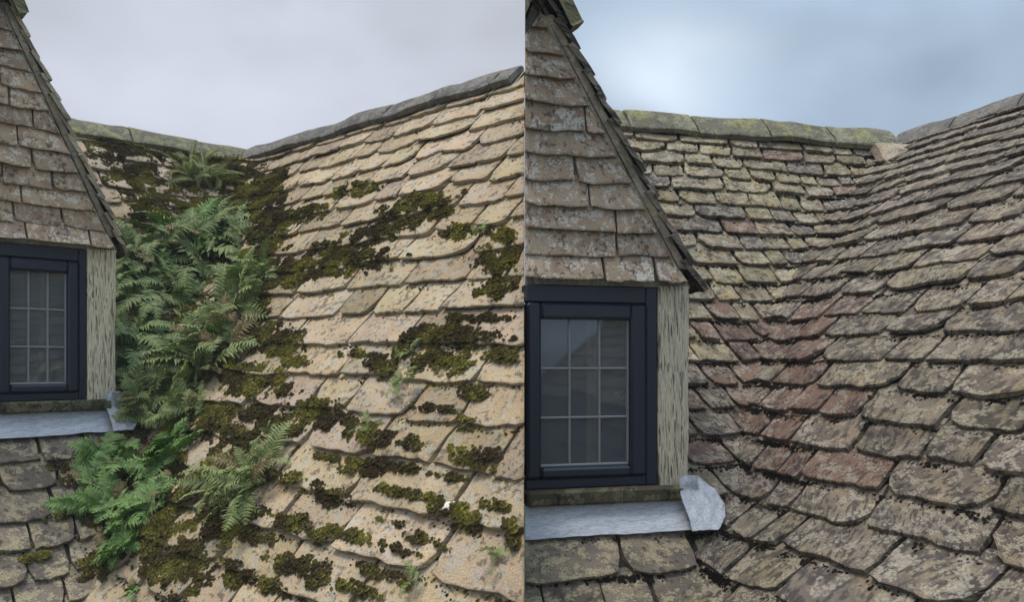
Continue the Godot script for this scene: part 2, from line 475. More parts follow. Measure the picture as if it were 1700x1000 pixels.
func build_cottage(h: Dictionary, label: String) -> Node3D:
	var root := thing("stone_cottage", h.V1 + Vector3(0, -1, 0))
	tag(root, label, "cottage")
	var off := -root.position
	side_of = -1 if h.id == 0 else 1
	var rows := course_rows(h)
	var slope_m: float = (h.V1 - h.V0).length() * 0.93
	for sl in 2:
		var holder := Node3D.new()
		# the boarded bed under the slates, left open inside the dormer
		h.trim = 0.003
		var f := func(x: float, y: float) -> Vector3:
			var v := y / slope_m
			return on_slope(h, sl, minf(x, course_len(h, sl, v)), v, -0.002)
		var smax := 0.0
		for v in [0.0, 0.5, h.vmax]: smax = maxf(smax, course_len(h, sl, v))
		var hole := func(x: float, y: float) -> bool:
			var v := y / slope_m
			if x > course_len(h, sl, v): return true
			var q := in_dormer(h, on_slope(h, sl, x, v, 0))
			return sl == 0 and q.x < -0.03 and q.x > h.dl + 0.03 and q.z < -0.05 and q.y < 1.5
		var deck := sheet("roof_slope", root, f, smax, slope_m * h.vmax, 60, 34, slope_normal(h, sl, 0.5) * -0.05, M.deck, hole)
		deck.position = off
		tag(deck, h.slope_label[sl])
		var skip := func(p: Vector3) -> bool:
			var q := in_dormer(h, p)
			if sl == 0 and q.x < 0.0 and q.x > h.dl - 0.02:
				return q.z > -0.10 or (q.x < -0.02 and q.y < 0.70 + 0.5 * (-q.x) * h.rake)
			var c := p - Vector3(0, EYE, 0)
			var px := 871.0 + 1400.0 * c.x / -c.z
			var py := 600.0 - 1400.0 * c.y / -c.z
			if c.z > -0.45 or px > 1900: return h.id == 0 or c.y < -0.3 or c.z > 1.6   # beside the camera: only what the panes mirror
			return px < -150 or py > 1150
		for i in rows.size() - 1:
			var vm := (rows[i] + rows[i + 1]) / 2
			var wmin: float = h.wid[sl][0]
			var wmax: float = h.wid[sl][1]
			lay_course(h, sl, deck, rows[i], rows[i + 1], 0.0, course_len(h, sl, vm), wmin, wmax, func(s, v): return slate_tone(h, sl, s, v), skip)
		if sl == 0:
			# broad slates below the window
			var v := h.apron_v as float
			while v < h.vmax:
				var vb: float = v + h.apron_e / slope_m
				var sa: float = maxf(0.0, in_dormer(h, valley(h, v)).x + rr(-0.02, 0.02))
				var se: float = minf(sa - h.dl, course_len(h, 0, (v + vb) / 2))
				var none := func(p: Vector3) -> bool: return in_dormer(h, p).z < -0.02
				lay_course(h, 0, deck, v, vb, sa, se, h.apron_w[0], h.apron_w[1], func(s, vv): return [M.apron, Color.WHITE * rr(0.8, 1.0)], none)
				v = vb
	# ridges
	var nb: Vector3 = Vector3(h.b.z, 0, -h.b.x) if h.id == 1 else UP.cross((h.R1 - h.V0).normalized())
	if nb.z < 0: nb = -nb
	h.trim = 0.004
	var ra: Node3D = mesh_node("ridge", mortar_bed(h.V0, course_end(h, 0, 0.0)), M.mortar, root, off)
	var rb: Node3D = mesh_node("ridge", mortar_bed(h.V0, course_end(h, 1, 0.0)), M.mortar, root, off)
	ridge_run(ra, h.V0 + h.a * h.ridge_over, course_end(h, 0, 0.0), h.nh, 0.86, h.ridge_w[0], h, h.ridge_tint[0])
	ridge_run(rb, h.V0 + (h.V0 - course_end(h, 1, 0.0)).normalized() * 0.02, course_end(h, 1, 0.0), nb, 0.90, h.ridge_w[1], h, h.ridge_tint[1])
	if h.id == 1:
		var fm := func(x: float, y: float, depth: float) -> Vector3:
			var p: Vector3 = (h.V0 as Vector3) - h.a * (0.36 - x) + Vector3(0, -0.10 - y * 0.75, 0) + h.nh * (0.16 + y * 0.66 + x * 0.25)
			return p + slope_normal(h, 0, 0.0) * (0.045 + wob.get_noise_2d(x * 90, y * 90) * 0.016 - depth)
		var ms := slab("mortar_saddle", root, fm, 0.24, 0.34, 0.07, M.mortar, Color(1.0, 0.93, 0.86), 0.02, 8, 8, 0.015, 0.06)
		ms.position += off
		ms.set_meta("label", "pale pinkish mortar where the two ridges meet")
	if h.id == 0:
		# the end of the west roof, closed with a thin stone wall along the party line
		var fe := func(x: float, y: float) -> Vector3:
			var p: Vector3 = h.R1.lerp(h.B1, x * 1.1)
			return Vector3(-0.0009, lerpf(p.y - 0.012, p.y - 1.2, y), p.z)
		side_of = 0
		sheet("end_wall", root, fe, 1.0, 1.0, 12, 2, Vector3(0.0022, 0, 0), M.wall).position = off
		side_of = -1
	# far side of the roof and the walls that carry it
	var hip: Vector3 = h.V0 - (h.V1 - h.V0) * Vector3(0.6, -0.6, 0.6)
	for sl in 2:
		var e: Vector3 = course_end(h, sl, 0.0)
		var back: Vector3 = -(h.nh if sl == 0 else nb)
		var f := func(x: float, y: float) -> Vector3:
			var p: Vector3 = (h.V0 as Vector3).lerp(hip, y).lerp(e + back * 1.4 * y + Vector3(0, -1.5 * y, 0), x)
			p.x = minf(p.x, -0.004) if h.id == 0 else maxf(p.x, 0.004)
			return p - Vector3(0, 0.02, 0)
		sheet("back_slope", root, f, 1.0, 1.0, 8, 6, Vector3(0, -0.06, 0), M.deck).position = off
	for sl in 2:
		var vv: float = h.vmax - 0.06
		var p: Vector3 = valley(h, vv)
		var e: Vector3 = course_end(h, sl, vv)
		var inw: Vector3 = -(h.nh if sl == 0 else nb) * 0.3
		var f := func(x: float, y: float) -> Vector3:
			var q := (p + inw).lerp(e + inw, x)
			q.x = minf(q.x, -0.006) if h.id == 0 else maxf(q.x, 0.006)
			return Vector3(q.x, lerpf(q.y, 0.0, y), q.z)
		sheet("wall", root, f, 1.0, 1.0, 6, 6, inw * 0.8, M.wall).position = off
	side_of = 0
	return root

func mortar_bed(a: Vector3, b: Vector3) -> Mesh:
	var st := SurfaceTool.new()
	st.begin(Mesh.PRIMITIVE_TRIANGLES)
	var d := (b - a).normalized()
	var n := d.cross(UP).normalized()
	for q in [[-1, 0], [0, 1]]:
		var o0: Vector3 = n * 0.07 * q[0] - UP * (0.06 if q[0] != 0 else -0.02)
		var o1: Vector3 = n * 0.07 * q[1] - UP * (0.06 if q[1] != 0 else -0.02)
		for p in [a + o0, b + o0, b + o1, a + o0, b + o1, a + o1]:
			st.set_color(Color.WHITE)
			st.set_uv(Vector2(p.x, p.z))
			st.add_vertex(p)
	st.generate_normals()
	return st.commit()

# a run of saddle-backed stone ridge tiles
func ridge_run(parent: Node3D, a: Vector3, b: Vector3, nh: Vector3, pitch: float, wing: float, h: Dictionary, tint: Color) -> void:
	var d := (b - a).normalized()
	var total := a.distance_to(b)
	var s := 0.0
	while s < total - 0.02:
		var l := minf(rr(0.40, 0.5), total - s)
		if total - s - l < 0.12: l = total - s
		var s0 := s
		var lift := rr(-0.004, 0.004)
		var k := rr(0.88, 1.0)
		var f := func(x: float, y: float, depth: float) -> Vector3:
			var t := y - wing
			var r := 0.07
			var q := sqrt(t * t + r * r)
			var side := t / q
			var w := wob.get_noise_3d((s0 + x) * 110.0, y * 110.0, 7.0) * 0.013
			var n := (nh * -side * sin(pitch) + UP * cos(pitch * absf(side))).normalized()
			var bow := wob.get_noise_2d((s0 + x) * 40.0, h.id * 99.0) * 0.010
			var p := a + d * (s0 + x) + nh * (-t * cos(pitch)) - UP * ((q - r) * sin(pitch)) + UP * (0.062 + lift + bow) + n * (w - depth)
			if h.id == 0: p.x = minf(p.x, -0.004)
			else: p.x = maxf(p.x, 0.004)
			return p
		slab("ridge_tile", parent, f, l - 0.003, wing * 2.0, 0.035, M.ridge if parent.get_index() % 2 == 0 else M.ridge_grey, Color(tint.r * k, tint.g * k, tint.b * k), 0.008, 6, 10, 0.008, 0.01)
		s += l

# ---------------------------------------------------------------- dormer
func build_dormer(h: Dictionary, label: String) -> void:
	var root := thing("dormer", h.F, Basis(h.a, UP, h.nh))
	tag(root, label, "dormer")
	var wx: float = h.wx
	party = h if h.id == 1 else null
	var cut := func(p: Vector3) -> Vector3:
		if h.id == 1:
			p.x = maxf(p.x, (0.0015 - h.F.x - h.nh.x * p.z) / h.a.x)
		return p
	var left: float = h.dl if h.id == 0 else -0.606
	# timber posts
	var px := [[-h.pw, 0.0]]
	if h.id == 0: px.append([h.dl, h.dl + h.pw])
	for q in px:
		var w: float = q[1] - q[0]
		var q0: float = q[0]
		var f := func(x: float, y: float, depth: float) -> Vector3:
			var g := wob.get_noise_2d(x * 1500.0, y * 40.0 + q0 * 700.0) * 0.006
			return Vector3(q0 + x, 0.705 - y, 0.012 + g - depth)
		slab("post", root, f, w, 0.735, 0.11, M.post, Color(h.post_tint), 0.003, 14, 10, 0.006, 0.006)
	# the window: fixed frame, opening light, leaded glass
	var win := Node3D.new()
	win.name = "window"
	root.add_child(win)
	var lights := [-h.pw]
	if h.id == 0: lights.append(-h.pw - 0.47 * wx)
	for xq in lights:
		var x1: float = xq
		var x0: float = x1 - (0.485 if h.id == 1 else 0.445) * wx
		x0 = maxf(x0, left + 0.006) if h.id == 1 else x0
		var fr := 0.042 * wx
		board("frame", win, Vector3(x1 - fr, 0.0, -0.06), Vector3(x1, 0.70, 0.004), M.frame)
		board("frame", win, Vector3(x0, 0.640, -0.06), Vector3(x1 - fr - 0.001, 0.70, 0.004), M.frame)
		board("frame", win, Vector3(x0, 0.0, -0.06), Vector3(x1 - fr - 0.001, 0.034, 0.004), M.frame)
		if h.id == 0: board("frame", win, Vector3(x0 - 0.018, 0.0, -0.06), Vector3(x0 - 0.001, 0.70, 0.004), M.frame)
		var sx1 := x1 - fr - 0.003
		var sx0 := x0 + 0.002
		var sb := 0.055 * wx
		var sash := Node3D.new()
		board("casement", win, Vector3(sx1 - sb, 0.037, -0.05), Vector3(sx1, 0.637, 0.014), M.frame, Color.WHITE, 0.008)
		board("casement", win, Vector3(sx0, 0.037, -0.05), Vector3(sx0 + sb * 0.9, 0.637, 0.014), M.frame, Color.WHITE, 0.008)
		board("casement", win, Vector3(sx0 + sb * 0.9 + 0.001, 0.583, -0.05), Vector3(sx1 - sb - 0.001, 0.637, 0.014), M.frame, Color.WHITE, 0.008)
		board("casement", win, Vector3(sx0 + sb * 0.9 + 0.001, 0.037, -0.05), Vector3(sx1 - sb - 0.001, 0.072, 0.014), M.frame, Color.WHITE, 0.008)
		sash.free()
		var gx0 := sx0 + sb * 0.9
		var gx1 := sx1 - sb
		var gw := gx1 - gx0
		var gy0 := 0.072
		var gh := 0.511
		for i in 3:
			for j in 3:
				var p0 := Vector3(gx0 + gw * i / 3.0 + 0.0005, gy0 + gh * j / 3.0 + 0.0005, -0.020)
				var tl := rr(-0.0012, 0.0012)
				var tl2 := rr(-0.0012, 0.0012)
				var f := func(x: float, y: float) -> Vector3: return p0 + Vector3(x, y, (x / (gw / 3) - 0.5) * tl + (y / (gh / 3) - 0.5) * tl2)
				sheet("pane", win, f, gw / 3.0 - 0.001, gh / 3.0 - 0.001, 1, 1, Vector3(0, 0, -0.004), M.glass)
		for i in [1, 2]:
			board("lead_bar", win, Vector3(gx0 + gw * i / 3.0 - 0.004, gy0, -0.028), Vector3(gx0 + gw * i / 3.0 + 0.004, gy0 + gh, -0.014), M.came, Color.WHITE, 0.003)
			board("lead_bar", win, Vector3(gx0, gy0 + gh * i / 3.0 - 0.004, -0.0275), Vector3(gx1, gy0 + gh * i / 3.0 + 0.004, -0.0135), M.came, Color.WHITE, 0.003)
		board("lead_bar", win, Vector3(gx0, gy0, -0.027), Vector3(gx1, gy0 + 0.010, -0.012), M.came, Color.WHITE, 0.003)
		board("lead_bar", win, Vector3(gx1 - 0.008, gy0 + 0.011, -0.027), Vector3(gx1, gy0 + gh, -0.012), M.came, Color.WHITE, 0.003)
		# a drawn curtain inside
		var cx := gx1 - gw * 0.36
		var fc := func(x: float, y: float) -> Vector3: return Vector3(cx + x, 0.0 + y, -0.13 + sin(x * 140.0) * 0.008)
		sheet("curtain", win, fc, gw * 0.13, 0.66, 12, 1, Vector3(0, 0, -0.003), M.curtain)
	# room behind
	var rx := -left - 0.03
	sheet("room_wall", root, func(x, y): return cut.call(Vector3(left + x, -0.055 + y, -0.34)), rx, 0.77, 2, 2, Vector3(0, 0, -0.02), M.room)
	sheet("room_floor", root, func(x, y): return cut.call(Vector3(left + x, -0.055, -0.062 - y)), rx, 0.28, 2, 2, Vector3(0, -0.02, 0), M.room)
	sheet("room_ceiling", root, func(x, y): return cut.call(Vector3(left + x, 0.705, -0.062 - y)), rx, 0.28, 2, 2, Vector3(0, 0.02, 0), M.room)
	# cheeks
	board("cheek", root, Vector3(-0.035, -0.08, -0.80), Vector3(-0.012, 0.73, -0.062), M.mortar)
	if h.id == 0: board("cheek", root, Vector3(h.dl + 0.012, -0.02, -0.80), Vector3(h.dl + 0.035, 0.72, -0.062), M.mortar)
	else:
		var fside := func(x: float, y: float) -> Vector3:
			var z := 0.0 - x
			return Vector3((0.010 - h.F.x - h.nh.x * z) / h.a.x, -0.05 + y, z)
		sheet("cheek", root, fside, 0.75, 0.80, 2, 2, Vector3(0.012, 0, 0), M.mortar)
	# sill and lead
	board("sill", root, Vector3(left, -0.052, -0.06), Vector3(-0.035 * wx, -0.001, 0.052), M.sill, Color.WHITE, 0.008)
	var la := h.lead as Vector2   # z, y of the lower edge
	var fl := func(x: float, y: float) -> Vector3:
		var t := y
		var xx := left - 0.04 + x
		var wv := wob.get_noise_2d(xx * 160.0, 30.0 + h.id * 50.0)
		return cut.call(Vector3(xx, lerpf(-0.050, la.y + wv * 0.006, t), lerpf(0.030, la.x, t * t) + wob.get_noise_2d(xx * 300.0, t * 60.0) * 0.006 * t))
	var apron := sheet("lead_apron", root, fl, -left + 0.055, 1.0, 40, 6, Vector3(0, -0.002, -0.003), M.lead)
	apron.set_meta("label", "pale lead strip below the sill")
	var fk := func(x: float, y: float) -> Vector3:
		# crumpled lead dressed round the foot of the post and on to the slates
		var xx: float = lerpf(-0.055, h.lead_x, x)
		var top: float = lerpf(0.035, -0.02, smoothstep(0.5, 1.0, x)) - 0.03 * smoothstep(0.93, 1.0, x) + wob.get_noise_2d(x * 70, 3.0) * 0.008
		var bot: float = la.y + 0.008 + lerpf(0.0, 0.04, smoothstep(0.6, 1.0, x)) + 0.03 * smoothstep(0.92, 1.0, x) + wob.get_noise_2d(x * 80, 9.0) * 0.007
		var yy: float = lerpf(top, bot, y)
		var roofz: float = la.x - (yy - la.y) / h.tanp
		var z := maxf(roofz + 0.05, lerpf(0.04, -0.2, smoothstep(0.46, 0.66, x))) 
		return Vector3(xx, yy, z + wob.get_noise_3d(x * 120.0, y * 110.0, 5.0) * 0.008 + 0.006)
	var corner := sheet("lead_corner", root, fk, 1.0, 1.0, 26, 22, Vector3(0, -0.002, -0.003), M.lead)
	corner.set_meta("label", "crumpled lead at the foot of the post")
	# gable: backing wall, hung slates, mortar fillets, verge slates and roof slopes
	var eave := 0.712
	var xe := 0.022
	var xc: float = h.apex
	var rake: float = h.rake
	var top_y := eave + (xe - xc) * rake
	var fg := func(x: float, y: float) -> Vector3:
		var yy := 0.70 + y * (top_y - 0.72)
		var hw := (top_y - yy) / rake
		return cut.call(Vector3(xc + hw * (x * 2.0 - 1.0) * 0.97, yy, -0.004))
	var gab := sheet("gable", root, fg, 1.0, 1.0, 10, 10, Vector3(0, 0, -0.06), M.mortar)
	var y0 := eave
	var row := 0
	while y0 < top_y - 0.10:
		var e := rr(0.078, 0.09)
		var xr := func(yy: float) -> float: return xc + (top_y - yy) / rake - h.fillet
		var xl := func(yy: float) -> float: return maxf(xc - (top_y - yy) / rake + h.fillet, left - 0.03)
		var x: float = xl.call(y0)
		var xend: float = xr.call(y0)
		while x < xend - 0.02:
			var w := rr(0.19, 0.36) * wx
			if xend - (x + w) < 0.06: w = xend - x
			var xa := x
			var tail := 0.03
			var l := e + tail
			var zb := rr(0.030, 0.038) + (0.030 if row == 0 else 0.0)
			var yb := y0 + rr(-0.004, 0.004)
			var f := func(u: float, y: float, depth: float) -> Vector3:
				var yy := yb + l - y
				var lo := maxf(xa, xl.call(yy))
				var hi := minf(xa + w - 0.004, xr.call(yy))
				return cut.call(Vector3(lerpf(minf(lo, hi), maxf(lo, hi), clampf(u / w, 0, 1)), yy + wob.get_noise_2d((xa + u) * 130, row * 40.0) * 0.008, lerpf(0.006, zb, y / l) - depth))
			if minf(xa + w, xr.call(yb + e * 0.5)) - maxf(xa, xl.call(yb + e * 0.5)) > 0.012:
				var b := rr(0.66, 1.0)
				slab("slate", gab, f, w, l, rr(0.014, 0.02), M.gable, Color(b * h.gable_tint.r, b * h.gable_tint.g, b * h.gable_tint.b), 0.004, 6, 4, 0.005, 0.008)
			x += w
		y0 += e
		row += 1
	for side in [1, -1]:
		if side == -1 and h.id == 1: continue
		var dr := Vector3(side / sqrt(1 + rake * rake), -rake / sqrt(1 + rake * rake), 0)   # down the rake
		var nr := Vector3(side * rake / sqrt(1 + rake * rake), 1.0 / sqrt(1 + rake * rake), 0)
		var ap := Vector3(xc, top_y, 0)
		var rl := (top_y - eave) * sqrt(1 + rake * rake) / rake - 0.025
		# mortar fillet between the hung slates and the verge, laid in lengths
		var ff := func(x: float, y: float, depth: float) -> Vector3:
			var q: float = y / (h.fillet * 1.35)
			var p: Vector3 = ap + dr * (0.10 + x) - Vector3(side, 0, 0) * (h.fillet * 1.35 - y) * 0.9
			return cut.call(p + Vector3(0, 0, 0.022 + 0.010 * q + wob.get_noise_2d(x * 90, y * 200) * 0.008 - depth))
		slab("mortar_fillet", root, ff, rl - 0.13, h.fillet * 1.35, 0.045, M.mortar, Color(1.0, 0.95, 0.9), 0.008, 24, 4, 0.008, 0.01)
		var fd := func(x: float, y: float) -> Vector3:
			var z: float = 0.030 - x
			return cut.call(ap + dr * y + nr * -0.004 + Vector3(0, 0, z))
		var slope := sheet("dormer_slope", root, fd, 1.5, rl, 10, 10, nr * -0.03, M.deck)
		var t := 0.06
		var crow := 0
		while t < rl:
			var e := rr(0.085, 0.10)
			var z := rr(0.040, 0.062)
			for c in 4:
				var zw := rr(0.2, 0.3)
				var z0 := z
				var t0 := t
				var b := rr(0.6, 0.9)
				var rise := rr(0.022, 0.032)
				var f := func(x: float, y: float, depth: float) -> Vector3:
					return cut.call(ap + dr * (t0 - 0.04 + y) + nr * (lerpf(0.006, rise, y / (e + 0.04)) - depth) + Vector3(0, 0, z0 - x))
				var ztop: float = h.la.x - (ap.y + dr.y * t0 - h.la.y) / h.tanp
				if z0 > ztop - 0.05 and (h.id == 0 or xc + dr.x * t0 > (-h.F.x - h.nh.x * (z0 - zw * 0.5)) / h.a.x):
					slab("slate", slope, f, zw - 0.006, e + 0.04, rr(0.018, 0.026), M.tan if h.id == 0 else M.clean, Color(b, b, b), 0.006, 6, 5)
				z -= zw
			t += e
			crow += 1
	# saddle ridge stones, their hollow ends open at the front
	var z1 := 0.10
	while z1 > -1.6:
		var l := rr(0.38, 0.46)
		if h.id == 1: l = 0.26
		var zs := z1
		var wing := 0.25
		var pit := atan(rake) * 1.04
		var f := func(x: float, y: float, depth: float) -> Vector3:
			var t := y - wing
			var r := 0.035
			var q := sqrt(t * t + r * r)
			var n := Vector3(t / q * sin(pit), cos(pit * absf(t / q)), 0).normalized()
			return cut.call(Vector3(xc + t * cos(pit) * 1.15, top_y + 0.07 - (q - r) * sin(pit) + wob.get_noise_2d((zs - x) * 100.0, y * 100) * 0.008, zs - x) + n * -depth)
		slab("ridge_stone", root, f, l - 0.008, wing * 2, 0.05, M.ridge, Color(0.72, 0.72, 0.74), 0.008, 6, 10, 0.008, 0.01)
		z1 -= l
		if h.id == 1: break
	party = null

# ---------------------------------------------------------------- moss
func moss_tuft(seed_: int) -> ArrayMesh:
	var r := RandomNumberGenerator.new()
	r.seed = seed_
	var st := SurfaceTool.new()
	st.begin(Mesh.PRIMITIVE_TRIANGLES)
	st.set_smooth_group(-1)
	# a low cushion of short shoots
	for k in 40:
		var az := r.randf() * TAU
		var el := asin(sqrt(r.randf()))
		var d := Vector3(cos(az) * cos(el), sin(el), sin(az) * cos(el))
		var side := d.cross(Vector3(r.randf() - 0.5, r.randf() - 0.5, r.randf() - 0.5)).normalized()
		var base := d * 0.25
		var tip := d * r.randf_range(0.75, 1.0) * Vector3(1, 0.75, 1) + Vector3(0, 0.06, 0)
		var wd := r.randf_range(0.12, 0.24)
		var shade := r.randf_range(0.75, 1.15)
		for p in [base + side * wd, tip, base - side * wd]:
			st.set_color(Color(shade, shade, shade))
			st.add_vertex(p)
	# body
	var n := 7
	for i in n:
		var a0 := TAU * i / n
		var a1 := TAU * (i + 1) / n
		var q0 := Vector3(cos(a0), 0, sin(a0)) * 0.8 - Vector3(0, 0.25, 0)
		var q1 := Vector3(cos(a1), 0, sin(a1)) * 0.8 - Vector3(0, 0.25, 0)
		for p in [q0, Vector3(0, 0.55, 0), q1]:
			st.set_color(Color(0.9, 0.9, 0.9))
			st.add_vertex(p)
	st.generate_normals()
	return st.commit()

func build_moss(h: Dictionary, patches: Array, joints: float, called: String, label: String, category: String, tones: Array) -> void:
	var rows := course_rows(h)
	var slope_m: float = (h.V1 - h.V0).length() * 0.93
	var xf := []
	var col := PackedColorArray()
	var pn := noise(77, 1.0, 3)
	var hue := noise(78, 1.0, 2)
	h.trim = 0.012
	var add := func(sl: int, s: float, v: float, size: float, mound: float):
		if v < -0.02 or v > h.vmax - 0.03: return
		var sl2 := sl
		if s < 0:
			sl2 = 1 - sl
			s = -s
		if s > course_len(h, sl2, v) - 0.01: return
		var i := rows.bsearch(v) - 1
		i = clampi(i, 0, rows.size() - 2)
		var t := (v - rows[i]) / (rows[i + 1] - rows[i])
		var p := on_slope(h, sl2, s, v, lerpf(0.014, 0.036, t) + mound)
		var q := in_dormer(h, p)
		if q.x < 0.02 and q.x > h.dl - 0.02 and q.z < 0.09 and q.y > -0.22: return
		var n := slope_normal(h, sl2, v).lerp(UP, 0.4).normalized()
		var x := n.cross(Vector3(rr(-1, 1), rr(-0.2, 0.2), rr(-1, 1))).normalized()
		xf.append(Transform3D(Basis(x * size, n * size * rr(0.7, 1.1), x.cross(n) * size), p))
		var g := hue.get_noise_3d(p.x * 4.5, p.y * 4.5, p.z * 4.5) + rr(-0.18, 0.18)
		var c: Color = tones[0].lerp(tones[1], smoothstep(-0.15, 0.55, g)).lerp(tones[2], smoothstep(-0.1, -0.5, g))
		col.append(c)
	for m in patches:
		var rs: float = m[3]
		var rv: float = m[4] * slope_m
		var area := PI * rs * rv
		var count := int(area * 19000.0)
		for k in count:
			var r := sqrt(rng.randf()) * 1.25
			var an := rng.randf() * TAU
			var s: float = m[1] + cos(an) * r * rs
			var v: float = m[2] + sin(an) * r * m[4]
			var q := on_slope(h, m[0], absf(s), v, 0)
			var ed := 1.0 - r * r * 0.8 + pn.get_noise_3d(q.x * 9.0, q.y * 9.0, q.z * 9.0) * 1.5 + pn.get_noise_3d(q.x * 30.0, q.y * 30.0, q.z * 30.0) * 0.7
			if ed < 0.30:
				if rng.randf() < 0.30 * clampf(ed + 0.35, 0.0, 1.0): add.call(m[0], s, v, rr(0.0028, 0.0048), -0.002)
				continue
			var core := clampf((ed - 0.30) * 1.1, 0.0, 1.0)
			add.call(m[0], s, v, rr(0.005, 0.008) + core * rr(0.0, 0.010), core * 0.022 * rng.randf())
	# along the joints between the courses
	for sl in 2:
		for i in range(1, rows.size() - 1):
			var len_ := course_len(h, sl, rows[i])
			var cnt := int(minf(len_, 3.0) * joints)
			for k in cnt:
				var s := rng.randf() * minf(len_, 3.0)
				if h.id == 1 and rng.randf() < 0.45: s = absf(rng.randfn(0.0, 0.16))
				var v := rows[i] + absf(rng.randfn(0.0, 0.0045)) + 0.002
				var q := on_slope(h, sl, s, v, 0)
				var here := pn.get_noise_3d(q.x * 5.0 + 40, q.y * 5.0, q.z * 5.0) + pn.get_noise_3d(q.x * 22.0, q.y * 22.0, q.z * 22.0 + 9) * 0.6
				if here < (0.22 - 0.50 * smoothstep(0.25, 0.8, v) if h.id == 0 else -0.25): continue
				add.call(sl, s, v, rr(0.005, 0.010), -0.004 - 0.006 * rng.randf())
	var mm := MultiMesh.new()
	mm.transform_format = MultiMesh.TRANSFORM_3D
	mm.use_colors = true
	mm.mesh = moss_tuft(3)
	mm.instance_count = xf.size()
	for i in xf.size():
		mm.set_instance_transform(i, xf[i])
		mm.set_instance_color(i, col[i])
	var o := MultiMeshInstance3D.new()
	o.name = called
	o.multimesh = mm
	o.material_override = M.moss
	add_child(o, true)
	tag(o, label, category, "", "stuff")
	print("moss ", xf.size())

# ---------------------------------------------------------------- ferns
# one frond one metre long, arching out along +z and up +y; leaflets in pairs
func frond_mesh(seed_: int, pairs: int, leaf: float, wide: float, arch: float, droop: float) -> ArrayMesh:
	var r := RandomNumberGenerator.new()
	r.seed = seed_
	var st := SurfaceTool.new()
	st.begin(Mesh.PRIMITIVE_TRIANGLES)
	st.set_smooth_group(-1)
	var bend := r.randf_range(-0.25, 0.25)
	var curve := func(t: float) -> Vector3:
		return Vector3(bend * t * t * 0.6, arch * t - droop * t * t, t * (1.0 - 0.12 * t))
	var last: Vector3 = curve.call(0.0)
	for i in range(1, 11):
		var p: Vector3 = curve.call(i / 10.0)
		var wd := lerpf(0.010, 0.003, i / 10.0)
		for q in [last + Vector3(wd, 0, 0), p + Vector3(wd, 0, 0), p - Vector3(wd, 0, 0), last + Vector3(wd, 0, 0), p - Vector3(wd, 0, 0), last - Vector3(wd, 0, 0)]:
			st.set_color(Color(0.9, 0.85, 0.6))
			st.add_vertex(q)
		last = p
	for i in pairs:
		var t := lerpf(0.14, 0.985, (i + 0.5) / pairs)
		var prof := pow(sin(PI * clampf(t * 0.86 + 0.10, 0, 1)), 0.75) * (1.0 - 0.55 * t)
		for side in [-1, 1]:
			var tt := t + r.randf_range(-0.01, 0.01)
			var p: Vector3 = curve.call(tt)
			var fw: Vector3 = (curve.call(minf(1.0, tt + 0.02)) - curve.call(tt - 0.02)).normalized()
			var out := (Vector3(side, r.randf_range(-0.15, 0.25), 0) + fw * r.randf_range(0.35, 0.7)).normalized()
			var ll: float = leaf * prof * r.randf_range(0.8, 1.15)
			var hw: float = wide * (0.5 + 0.5 * prof) * 0.5
			var sag := Vector3(0, -ll * r.randf_range(0.05, 0.30), 0)
			var m0 := p + out * ll * 0.45 + Vector3(0, ll * 0.04, 0)
			var tip := p + out * ll + sag
			var a := p + fw * hw * 0.7
			var b := p - fw * hw * 0.7
			var c := m0 + fw * hw + Vector3(0, -0.01, 0)
			var d := m0 - fw * hw + Vector3(0, -0.01, 0)
			var s := r.randf_range(0.75, 1.2)
			var mid := m0 + Vector3(0, 0.006, 0)
			for tri in [[p, a, c], [p, c, mid], [p, d, b], [p, mid, d], [mid, c, tip], [mid, tip, d]]:
				for q in tri:
					st.set_color(Color(s, s, s * 0.95))
					st.add_vertex(q)
	st.generate_normals()
	return st.commit()

var fronds := []

func build_fern(h: Dictionary, sl: int, s: float, v: float, size: float, kind: int, label: String) -> void:
	h.trim = 0.02
	var p := on_slope(h, sl, s, v, 0.03)
	var n := slope_normal(h, sl, v)
	var up := n.lerp(UP, 0.35).normalized()
	var x := up.cross(Vector3(0.3, 0.1, 1)).normalized()
	var root := thing("fern", p, Basis(x, up, x.cross(up)))
	tag(root, label, "fern", "ferns growing on the mossy roof")
	var count: int = [80, 80, 80, 60, 80][kind]
	if size < 0.11: count = 9
	for k in count:
		var o := MeshInstance3D.new()
		o.name = "frond"
		o.mesh = fronds[kind][rng.randi() % fronds[kind].size()]
		o.material_override = M.leaf[kind] if rng.randf() < 0.88 else M.leaf[(kind + 3) % 5]
		if rng.randf() < 0.09: o.material_override = M.leaf[5]
		var az := rng.randf() * TAU
		var lift := rr(-0.55, 0.75) if kind != 3 else rr(-0.3, 0.95)
		var sc := size * (rr(0.5, 1.35) if kind != 4 else rr(0.35, 0.95))
		var b := Basis(UP, az) * Basis(Vector3.RIGHT, -lift)
		b = b * Basis(Vector3.FORWARD, rr(-0.9, 0.9))
		o.transform = Transform3D(b.scaled(Vector3.ONE * sc), Vector3(rr(-1, 1), rr(0, 0.25), rr(-1, 1)) * size * 0.42)
		root.add_child(o, true)

